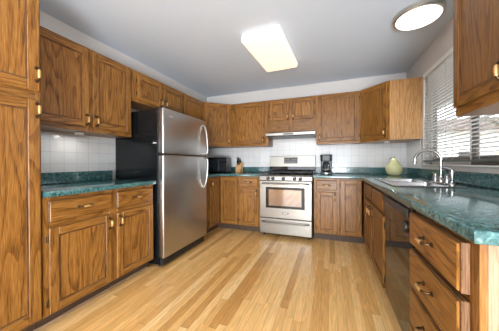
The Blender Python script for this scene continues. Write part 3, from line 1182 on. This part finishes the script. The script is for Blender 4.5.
# sloped control panel with five knobs
b = MB()
prof = [(-0.646, 0.835), (-0.700, 0.835), (-0.690, 0.893), (-0.668, 0.9155), (-0.646, 0.9155)]
b.prism([(y, z) for y, z in prof], 0.0, W, M['steel_h'], 0.003, 2, xf=Matrix(((0, 0, 1, 0), (1, 0, 0, 0), (0, 1, 0, 0), (0, 0, 0, 1))))
cp = b.build('control_panel', r)
for kx in (0.135, 0.207, 0.362, 0.522, 0.602):
    q = MB()
    a = Matrix.Translation((kx, -0.6955, 0.863)) @ Matrix.Rotation(PI / 2 - 0.17, 4, 'X')
    q.lathe([(0, 0), (0.026, 0), (0.026, 0.006), (0.021, 0.010), (0.019, 0.030), (0.015, 0.033), (0, 0.033)], M['black'], 22, a)
    q.box(-0.003, 0.003, 0.006, 0.020, 0.030, 0.035, M['label'], 0.001, xf=a)
    q.build('knob', cp)
# oven door
b = MB()
b.box(0.006, W - 0.006, -0.695, -0.647, 0.285, 0.828, M['steel_h'], 0.006, seg=2)
od = b.build('oven_door', r)
b = MB()
b.box(0.10, W - 0.10, -0.6975, -0.694, 0.430, 0.735, M['black_gloss'], 0.003, seg=2)
b.build('window_border', od)
b = MB()
b.box(0.145, W - 0.145, -0.6990, -0.697, 0.465, 0.700, M['oven_glass'], 0.0005)
b.build('oven_window', od)
b = MB()
hz = 0.790
b.tube(bez((0.045, -0.694, hz), (0.05, -0.752, hz + 0.004), (0.10, -0.757, hz), (0.18, -0.758, hz), 10) + bez((W - 0.18, -0.758, hz), (W - 0.10, -0.757, hz), (W - 0.05, -0.752, hz + 0.004), (W - 0.045, -0.694, hz), 10), 0.013, M['steel_h'], 12, flat=0.8)
b.build('handle', od)
b = MB()
b.box(0.345, 0.432, -0.6965, -0.694, 0.352, 0.372, M['black_gloss'], 0.001)
b.box(0.353, 0.424, -0.6972, -0.6963, 0.358, 0.366, M['label'], 0.0003)
tag(b.build('badge', od), 'small dark nameplate')
# storage drawer
b = MB()
b.box(0.006, W - 0.006, -0.693, -0.647, 0.052, 0.275, M['steel_h'], 0.006, seg=2)
dw = b.build('storage_drawer', r)
b = MB()
hz = 0.222
b.tube(bez((0.045, -0.692, hz + 0.01), (0.05, -0.745, hz + 0.008), (0.10, -0.750, hz), (0.18, -0.751, hz - 0.002), 10) + bez((W - 0.18, -0.751, hz - 0.002), (W - 0.10, -0.750, hz), (W - 0.05, -0.745, hz + 0.008), (W - 0.045, -0.692, hz + 0.01), 10), 0.012, M['steel_h'], 12, flat=0.8)
b.build('handle', dw)
# backguard
b = MB()
b.box(0.0, W, -0.084, -0.03, 0.897, 1.022, M['black_gloss'], 0.003)
b.prism([(-0.088, 1.022), (-0.028, 1.022), (-0.028, 1.205), (-0.066, 1.205)], 0.0, W, M['steel_h'], 0.004, 2, xf=Matrix(((0, 0, 1, 0), (1, 0, 0, 0), (0, 1, 0, 0), (0, 0, 0, 1))))
bgd = b.build('backguard', r)
b = MB()
am = Matrix.Translation((0.0, -0.0895, 1.03)) @ Matrix.Rotation(-0.12, 4, 'X')
b.box(0.247, 0.478, 0.0, 0.008, 0.045, 0.150, M['display'], 0.002, xf=am)
for i in range(5):
    for j in range(2):
        if i == 2 and j == 1:
            continue
        b.box(0.262 + i * 0.042, 0.288 + i * 0.042, -0.001, 0.001, 0.058 + j * 0.05, 0.074 + j * 0.05, M['button'], 0.0004, xf=am)
b.build('display', bgd)

# ------------------------------------------------------------------ range hood
r = thing('range_hood', 'slim stainless under-cabinet range hood above the gas range', 'hood', (0.034, 0, 1.5), 0)
W = 0.757
b = MB()
prof = [(-0.007, 0.012), (-0.007, 0.073), (-0.30, 0.073), (-0.470, 0.060), (-0.480, 0.050), (-0.480, 0.012)]
b.prism(prof, 0.001, W - 0.001, M['steel_h'], 0.002, 2, xf=Matrix(((0, 0, 1, 0), (1, 0, 0, 0), (0, 1, 0, 0), (0, 0, 0, 1))))
b.build('hood_shell', r)
b = MB()
b.box(0.02, W - 0.02, -0.465, -0.03, 0.0, 0.0115, M['black'], 0.003)
b.build('filter_grille', r)
b = MB()
b.box(0.28, 0.44, -0.4812, -0.4795, 0.020, 0.040, M['black'], 0.0005)
b.build('switch_panel', r)

# ------------------------------------------------------------------ dishwasher
r = thing('dishwasher', 'glossy black built-in dishwasher between sink cabinet and drawer cabinet', 'dishwasher', (XR, -1.889, 0), RIGHT)
W = 0.598
b = MB()
b.box(0.004, W - 0.004, -0.62, -0.02, 0.1, 0.868, M['black'], 0.003)
b.build('body', r)
b = MB()
b.box(0.003, W - 0.003, -0.652, -0.621, 0.105, 0.700, M['black_gloss'], 0.005, seg=2)
b.build('door', r)
b = MB()
b.box(0.003, W - 0.003, -0.660, -0.621, 0.706, 0.868, M['black_gloss'], 0.006, seg=2)
c = b.build('control_panel', r)
b = MB()
b.box(0.02, W - 0.02, -0.674, -0.659, 0.806, 0.852, M['black'], 0.006, seg=2)
b.build('handle', c)
b = MB()
a = Matrix.Translation((W - 0.075, -0.660, 0.748)) @ Matrix.Rotation(PI / 2, 4, 'X')
b.lathe([(0, 0), (0.034, 0), (0.034, 0.003), (0.031, 0.004), (0, 0.004)], M['bronze'], 26, a)
b.lathe([(0, 0.004), (0.0315, 0.004), (0.029, 0.011), (0, 0.012)], M['black'], 26, a)
b.build('dial', c)
b = MB()
b.box(0.003, W - 0.003, -0.585, -0.57, 0.0, 0.098, M['black'], 0.002)
b.build('kick_plate', r)

# ------------------------------------------------------------------ sink and taps
r = thing('sink', 'double-bowl stainless steel drop-in sink in the worktop below the window', 'sink', (0, 0, CT), 0)
b = MB()
ymid = (SY0 + SY1) / 2
bx0, bx1 = SX0 + 0.030, SX1 - 0.085
bowls = ((SY0 + 0.03, ymid - 0.014), (ymid + 0.014, SY1 - 0.03))
rim = MB()
xs = [SX0, bx0, bx1, SX1]
ys = [SY0, bowls[0][0], bowls[0][1], bowls[1][0], bowls[1][1], SY1]
fill = [(i, j) for i in range(3) for j in range(5) if not (i == 1 and j in (1, 3))]
rim.cells(xs, ys, fill, 0.0008, 0.0065, M['sink_steel'], 0.0025, 2)
rim.build('rim', r)
for (ya, yb) in bowls:
    t = bmesh.new()
    bmesh.ops.create_cube(t, size=1.0)
    for v in t.verts:
        lo = v.co.z < 0
        ins = 0.018 if lo else 0.0
        v.co = Vector(((bx0 + ins) if v.co.x < 0 else (bx1 - ins), (ya + ins) if v.co.y < 0 else (yb - ins), -0.17 if lo else 0.002))
    t.normal_update()
    bmesh.ops.delete(t, geom=[f for f in t.faces if f.normal.z > 0.9], context='FACES')
    bmesh.ops.bevel(t, geom=[e for e in t.edges if len(e.link_faces) == 2], offset=0.03, segments=4, profile=0.5, affect='EDGES')
    bmesh.ops.reverse_faces(t, faces=t.faces[:])
    t.normal_update()
    q = MB()
    q._merge(t, M['sink_steel'], True)
    bo = q.build('bowl', r)
    q = MB()
    q.lathe([(0, 0), (0.042, 0), (0.042, 0.002), (0.030, 0.003), (0.026, -0.0005), (0, -0.0005)], M['chrome'], 22, Matrix.Translation(((bx0 + bx1) / 2, (ya + yb) / 2, -0.1695)))
    q.build('drain_strainer', bo)

FCX, FCY = 1.835, -1.615
r = thing('faucet', 'chrome gooseneck kitchen faucet with two lever handles on the sink deck', 'faucet', (FCX, FCY, CT + 0.0068), 0)
b = MB()
b.box(-0.030, 0.030, -0.125, 0.125, 0.0, 0.012, M['chrome'], 0.005, seg=3, smooth=True)
b.build('base_plate', r)
b = MB()
b.lathe([(0, 0.010), (0.024, 0.010), (0.022, 0.035), (0.015, 0.045), (0.014, 0.06), (0, 0.06)], M['chrome'], 20)
pts = [Vector((0, 0, 0.04)), Vector((0, 0, 0.12)), Vector((0, 0, 0.17))]
R_ = 0.088
dx, dy = -0.84, 0.54
for i in range(0, 15):
    a = math.radians(i * 13.2)
    k = R_ * (1 - math.cos(a))
    pts.append(Vector((dx * k, dy * k, 0.185 + R_ * math.sin(a))))
b.tube(pts, 0.0105, M['chrome'], 14)
e = pts[-1]
b.cyl(e, e + Vector((0.0, 0.0, -0.022)), 0.0135, M['chrome'], 16)
b.build('spout', r)
for s in (-1, 1):
    b = MB()
    y = s * 0.098
    b.lathe([(0, 0.010), (0.021, 0.010), (0.019, 0.045), (0.014, 0.055), (0.013, 0.072), (0, 0.075)], M['chrome'], 18, Matrix.Translation((0, y, 0)))
    b.tube([(0, y, 0.064), (0.0, y + s * 0.026, 0.072), (-0.006, y + s * 0.052, 0.080)], [0.008, 0.007, 0.006], M['chrome'], 10)
    b.build('lever_handle', r)

r = thing('side_sprayer', 'chrome pull-out side sprayer standing at the near end of the faucet', 'sprayer', (1.832, -1.795, CT + 0.0068), 0)
b = MB()
b.lathe([(0, 0), (0.024, 0), (0.022, 0.012), (0.014, 0.022), (0.013, 0.03), (0, 0.03)], M['chrome'], 18)
b.build('holder', r)
b = MB()
b.lathe([(0, 0.026), (0.011, 0.026), (0.014, 0.06), (0.016, 0.105), (0.012, 0.118), (0, 0.12)], M['chrome'], 18)
b.tube([(0, 0, 0.108), (-0.018, 0.022, 0.122), (-0.036, 0.044, 0.128)], [0.014, 0.013, 0.011], M['chrome'], 12)
b.build('spray_head', r)

# ------------------------------------------------------------------ things on the worktops
r = thing('microwave', 'black countertop microwave oven in the left back corner', 'microwave', (-0.935, -0.310, CT + 0.0005), 0.18)
W, D, H = 0.46, 0.33, 0.268
b = MB()
b.box(-W / 2, W / 2, -D / 2 + 0.02, D / 2, 0.012, H, M['black'], 0.006)
b.build('body', r)
b = MB()
b.box(-W / 2, W / 2 - 0.12, -D / 2, -D / 2 + 0.0195, 0.014, H - 0.002, M['black_gloss'], 0.004, seg=2)
d = b.build('door', r)
b = MB()
b.box(-W / 2 + 0.045, W / 2 - 0.165, -D / 2 - 0.001, -D / 2 + 0.001, 0.06, H - 0.045, M['microwave_glass'])
b.build('door_window', d)
b = MB()
b.tube([(W / 2 - 0.138, -D / 2, 0.05), (W / 2 - 0.138, -D / 2 - 0.022, 0.06), (W / 2 - 0.138, -D / 2 - 0.022, H - 0.05), (W / 2 - 0.138, -D / 2, H - 0.04)], 0.007, M['black'], 10)
b.build('handle', d)
b = MB()
b.box(W / 2 - 0.118, W / 2, -D / 2, -D / 2 + 0.0195, 0.014, H - 0.002, M['black_gloss'], 0.004, seg=2)
c = b.build('control_panel', r)
b = MB()
b.box(W / 2 - 0.105, W / 2 - 0.015, -D / 2 - 0.001, -D / 2 + 0.001, H - 0.06, H - 0.03, M['display'])
for i in range(3):
    for j in range(4):
        b.box(W / 2 - 0.103 + i * 0.031, W / 2 - 0.079 + i * 0.031, -D / 2 - 0.0015, -D / 2 + 0.001, 0.055 + j * 0.032, 0.077 + j * 0.032, M['display'], 0.0006)
b.build('keypad', c)
for sx in (-0.19, 0.19):
    for sy in (-0.12, 0.12):
        b = MB()
        b.cyl((sx, sy, 0), (sx, sy, 0.014), 0.014, M['rubber'], 12)
        b.build('foot', r)

r = thing('knife_block', 'small light wood knife block on the worktop left of the range', 'knife block', (-0.556, -0.150, CT + 0.0005), 0)
b = MB()
pr = [(-0.075, 0.0), (0.055, 0.0), (0.072, 0.175), (0.020, 0.190), (-0.060, 0.105)]
b.prism(pr, -0.048, 0.048, M['maple'], 0.003, 1, xf=Matrix(((0, 0, 1, 0), (1, 0, 0, 0), (0, 1, 0, 0), (0, 0, 0, 1))))
b.build('block', r)
n_ = Vector((0, -0.72, 0.69)).normalized()
for (kx, t_, ln) in ((-0.030, 0.85, 0.105), (-0.004, 0.85, 0.11), (0.025, 0.82, 0.10), (-0.020, 0.40, 0.08), (0.012, 0.40, 0.085)):
    p0 = Vector((kx - 0.556, -0.150 - 0.060 + t_ * 0.080, CT + 0.105 + t_ * 0.085)) + n_ * 0.0015
    kn = thing('kitchen_knife', 'black-handled kitchen knife standing in the light wood knife block', 'knife', p0, 0, 'knives in the knife block')
    ax = Vector((0, -0.45, 0.89)).normalized()
    b = MB()
    b.tube([Vector((0, 0, 0)), ax * ln * 0.2, ax * ln * 0.6, ax * ln * 0.9, ax * ln], [0.0085, 0.010, 0.009, 0.0105, 0.006], M['black'], 10, flat=1.3)
    b.build('knife_handle', kn)

r = thing('coffee_maker', 'black drip coffee maker on the worktop right of the range', 'coffee maker', (0.935, -0.195, CT + 0.0005), 0)
b = MB()
b.box(-0.085, 0.085, -0.125, 0.10, 0.0, 0.030, M['black'], 0.008, seg=2)
b.build('base', r)
b = MB()
b.box(-0.080, 0.080, 0.02, 0.10, 0.030, 0.205, M['black'], 0.010, seg=2)
b.build('water_tank', r)
b = MB()
b.prism([(-0.085, 0.10), (-0.085, -0.07), (-0.055, -0.115), (0.055, -0.115), (0.085, -0.07), (0.085, 0.10)], 0.200, 0.285, M['black'], 0.006, 2, 2)
b.prism([(-0.088, 0.10), (-0.088, -0.075), (-0.058, -0.120), (0.058, -0.120), (0.088, -0.075), (0.088, 0.10)], 0.283, 0.297, M['black_gloss'], 0.004, 2, 2)
b.build('brew_head', r)
b = MB()
b.box(-0.02, 0.02, -0.1265, -0.124, 0.008, 0.022, M['nickel'], 0.0008)
b.build('switch', r)
b = MB()
b.cyl((0, -0.045, 0.030), (0, -0.045, 0.0335), 0.058, M['iron'], 24)
b.build('warming_plate', r)
r = thing('coffee_carafe', 'round glass coffee carafe with black lid and handle inside the coffee maker', 'carafe', (0.935, -0.246, CT + 0.0345), 0)
b = MB()
b.lathe([(0.045, 0.001), (0.060, 0.012), (0.064, 0.045), (0.058, 0.085), (0.045, 0.115), (0.044, 0.128)], M['carafe'], 26)
b.build('glass_body', r)
b = MB()
b.lathe([(0.046, 0.118), (0.047, 0.136), (0.030, 0.148), (0, 0.150)], M['black'], 22)
b.build('lid', r)
b = MB()
b.tube([(0.0, -0.046, 0.128), (0.0, -0.080, 0.126), (0.0, -0.092, 0.100), (0.0, -0.088, 0.055), (0.0, -0.062, 0.035)], [0.009, 0.009, 0.009, 0.009, 0.007], M['black'], 10, flat=1.2)
b.lathe([(0.0605, 0.030), (0.0655, 0.034), (0.0655, 0.044), (0.0605, 0.048)], M['nickel'], 26)
b.build('carafe_handle', r)

r = thing('pear_jar', 'pale yellow-green pear-shaped ceramic jar in the corner of the worktop beside the window', 'jar', (1.795, -0.385, CT + 0.0005), 0)
b = MB()
b.lathe([(0, 0), (0.055, 0.0), (0.064, 0.004), (0.088, 0.030), (0.099, 0.068), (0.098, 0.100), (0.087, 0.131), (0.080, 0.1405)], M['pear'], 36)
b.build('jar_body', r)
b = MB()
b.lathe([(0.0, 0.1408), (0.0795, 0.1408), (0.066, 0.154), (0.052, 0.168), (0.047, 0.185), (0.044, 0.205), (0.030, 0.223), (0.010, 0.229), (0, 0.228)], M['pear'], 36)
lid = b.build('lid', r)
b = MB()
b.tube([(0, 0, 0.226), (0.003, 0, 0.238), (0.010, 0, 0.250)], [0.006, 0.005, 0.006], M['pear_leaf'], 8)
lf = bmesh.new()
lv = [lf.verts.new(p) for p in ((0.002, 0, 0.236), (-0.020, -0.014, 0.244), (-0.046, -0.010, 0.234), (-0.058, 0.0, 0.222), (-0.044, 0.014, 0.234), (-0.020, 0.014, 0.244))]
lf.faces.new(lv)
gx = bmesh.ops.extrude_face_region(lf, geom=lf.faces[:])
for v in [g for g in gx['geom'] if isinstance(g, bmesh.types.BMVert)]:
    v.co.z += 0.004
bmesh.ops.recalc_face_normals(lf, faces=lf.faces[:])
lf.normal_update()
b._merge(lf, M['pear_leaf'])
b.build('stem_and_leaf', lid)

# ------------------------------------------------------------------ lights
r = thing('ceiling_light', 'rectangular lit acrylic fluorescent ceiling light in the middle of the kitchen', 'ceiling light', (0.375, -1.345, ZC), math.radians(-3))
b = MB()
b.box(-0.20, 0.20, -0.40, 0.40, -0.022, -0.0005, M['white'], 0.003)
b.build('housing', r)
b = MB()
b.box(-0.212, 0.212, -0.415, 0.415, -0.090, -0.012, M['lamp_warm'], 0.030, seg=5, smooth=True)
b.build('diffuser', r)

r = thing('ceiling_light', 'round flush-mount ceiling light with satin metal rim near the window', 'ceiling light', (1.725, -1.475, ZC), 0)
b = MB()
b.lathe([(0.0, -0.0005), (0.178, -0.0005), (0.186, -0.006), (0.186, -0.040), (0.180, -0.046), (0.166, -0.046), (0.166, -0.020), (0, -0.020)], M['nickel'], 48)
b.build('rim', r)
b = MB()
b.lathe([(0.1655, -0.030), (0.1655, -0.046), (0.158, -0.056), (0.12, -0.066), (0.06, -0.071), (0, -0.072)], M['lamp_white'], 48)
b.build('diffuser', r)


def puck(label, x, y):
    r = thing('puck_light', label, 'light', (x, y, ZB - 0.001), 0)
    b = MB()
    b.lathe([(0, 0), (0.036, 0), (0.036, -0.010), (0.030, -0.016), (0.027, -0.016), (0.027, -0.010), (0, -0.010)], M['white'], 24)
    b.build('puck_body', r)
    b = MB()
    b.lathe([(0, -0.0102), (0.0265, -0.0102), (0.024, -0.0135), (0, -0.014)], M['label'], 24)
    b.build('lens', r)
    d = bpy.data.lights.new('puck_bulb', 'AREA')
    d.shape = 'DISK'
    d.size = 0.05
    d.energy = 0.55
    d.color = (1.0, 0.97, 0.93)
    o = bpy.data.objects.new('puck_bulb', d)
    COL.objects.link(o)
    o.parent = r
    o.location = (0, 0, -0.0165)


puck('small round puck light under the left double-door wall cabinet', XL + 0.16, -2.47)
puck('small round puck light under the corner wall cabinet beside the window', 1.72, -0.36)

# ------------------------------------------------------------------ window blind
r = thing('window_blind', 'pale horizontal slatted blind lowered over the window above the sink', 'blind', (XR, 0, 0), 0)
BX = 0.022
b = MB()
b.box(BX - 0.028, BX + 0.028, WY0 + 0.012, WY1 - 0.012, WZ1 - 0.052, WZ1 - 0.004, M['blind'], 0.003, grain=1)
b.build('headrail', r)
b = MB()
zz = 1.135
tilt = math.radians(7)
while zz < WZ1 - 0.07:
    xf = Matrix.Translation((BX, 0, zz)) @ Matrix.Rotation(tilt, 4, 'Y')
    b.box(-0.0155, 0.0155, WY0 + 0.014, WY1 - 0.014, -0.0009, 0.0009, M['blind'], 0, grain=1, xf=xf)
    zz += 0.032
b.build('slats', r)
b = MB()
b.box(BX - 0.025, BX + 0.025, WY0 + 0.014, WY1 - 0.014, 1.096, 1.114, M['blind_rail'], 0.003, grain=1)
b.build('bottom_rail', r)
for cy in (-0.78, -1.18, -1.58, -1.92):
    b = MB()
    for dx in (-0.026, 0.026):
        b.box(BX + dx - 0.0012, BX + dx + 0.0012, cy - 0.004, cy + 0.004, 1.112, WZ1 - 0.05, M['cord'])
    b.build('ladder_tape', r)
b = MB()
b.tube([(BX - 0.034, WY1 - 0.09, WZ1 - 0.05), (BX - 0.036, WY1 - 0.09, 1.62)], 0.004, M['blind'], 8)
b.build('tilt_wand', r)

# ------------------------------------------------------------------ outside the window
w = MB()
w.box(XR + 0.15, XR + 1.0, -8.0, 3.0, 2.22, 2.34, M['roof'])
w.box(XR + 1.0, XR + 1.03, -8.0, 3.0, 2.17, 2.40, M['white'])
struct('trim_6', w)
tag(MB().box(XR + 0.16, 30, -14, 30, -0.42, -0.3, M['lawn']).build('ground'), kind='structure')


def tree(name, label, cat, x, y, h, cr, trunk_h, mat, n, group=None):
    rr = thing(name, label, cat, (x, y, -0.3), 0, group)
    b = MB()
    top = trunk_h + cr * 0.6
    b.tube([(0, 0, 0), (0.04, 0.02, trunk_h * 0.6), (0.0, 0.0, top)], [0.05 * h / 2, 0.04 * h / 2, 0.015 * h / 2], M['bark'], 8)
    for k in range(5):
        a = k * 1.256 + 0.3
        b.tube([(0, 0, trunk_h * 0.7), (math.cos(a) * cr * 0.35, math.sin(a) * cr * 0.35, trunk_h + cr * 0.3), (math.cos(a) * cr * 0.7, math.sin(a) * cr * 0.7, trunk_h + cr * 0.7)], [0.022 * h / 2, 0.014 * h / 2, 0.006 * h / 2], M['bark'], 6)
    b.build('trunk', rr)
    b = MB()
    t = bmesh.new()
    ch = (h - trunk_h) / 2
    for i in range(n):
        u, v, wv = random.uniform(-1, 1), random.uniform(0, 2 * PI), random.random() ** 0.4
        s = math.sqrt(1 - u * u)
        lump = 0.8 + 0.2 * math.sin(3 * v + 4 * u)
        c = Vector((cr * wv * s * math.cos(v) * lump, cr * wv * s * math.sin(v) * lump, trunk_h + ch + ch * wv * u))
        q = Matrix.Rotation(random.uniform(0, 6.3), 3, 'Z') @ Matrix.Rotation(random.uniform(-1.2, 1.2), 3, 'X')
        sz = random.uniform(0.05, 0.10)
        vs = [t.verts.new(c + q @ Vector(p) * sz) for p in ((0, -1, 0), (0.55, -0.1, 0.12), (0, 1, 0), (-0.55, -0.1, 0.12))]
        t.faces.new(vs)
    t.normal_update()
    b._merge(t, mat, False)
    b.build('foliage', rr)


tree('garden_shrub', 'leafy green shrub outside the window, seen at its right through the blind', 'shrub', 5.6, 2.1, 2.6, 1.0, 0.35, M['leaf'], 2600)
tree('garden_shrub', 'lighter green shrub further along the garden behind the blind', 'shrub', 6.5, 4.1, 2.7, 1.15, 0.4, M['leaf'], 2600)
tree('garden_tree', 'tall dark green tree outside behind the upper blind', 'tree', 9.0, 8.6, 6.2, 2.2, 1.9, M['leaf_dark'], 4200)

r = thing('neighbour_house', 'cream house with brown roof far outside the window', 'house', (11.0, 19.0, -0.3), 0)
b = MB()
b.box(-4, 4, -3, 3, 0, 3.6, M['siding'])
b.build('walls', r)
b = MB()
b.prism([(-3.4, 3.6), (3.4, 3.6), (0, 4.9)], -4.3, 4.3, M['roof'], xf=Matrix(((0, 0, 1, 0), (1, 0, 0, 0), (0, 1, 0, 0), (0, 0, 0, 1))))
b.build('roof', r)
b = MB()
b.box(-1.6, -0.4, -3.03, -3.0, 1.0, 2.2, M['white'])
b.box(-1.5, -0.5, -3.04, -3.02, 1.08, 2.12, M['dark_glass'])
b.build('window', r)

r = thing('garden_fence', 'low brown wooden garden fence outside the window', 'fence', (4.1, 0.2, -0.3), 0)
b = MB()
for i in range(34):
    b.box(-0.012, 0.012, i * 0.1, i * 0.1 + 0.094, 0.05, 1.12, M['fence'], 0.002)
b.build('fence_boards', r)
for y in (0.02, 1.12, 2.22, 3.32):
    b = MB()
    b.box(0.014, 0.10, y - 0.04, y + 0.04, 0, 1.18, M['fence'], 0.004)
    b.build('post', r)
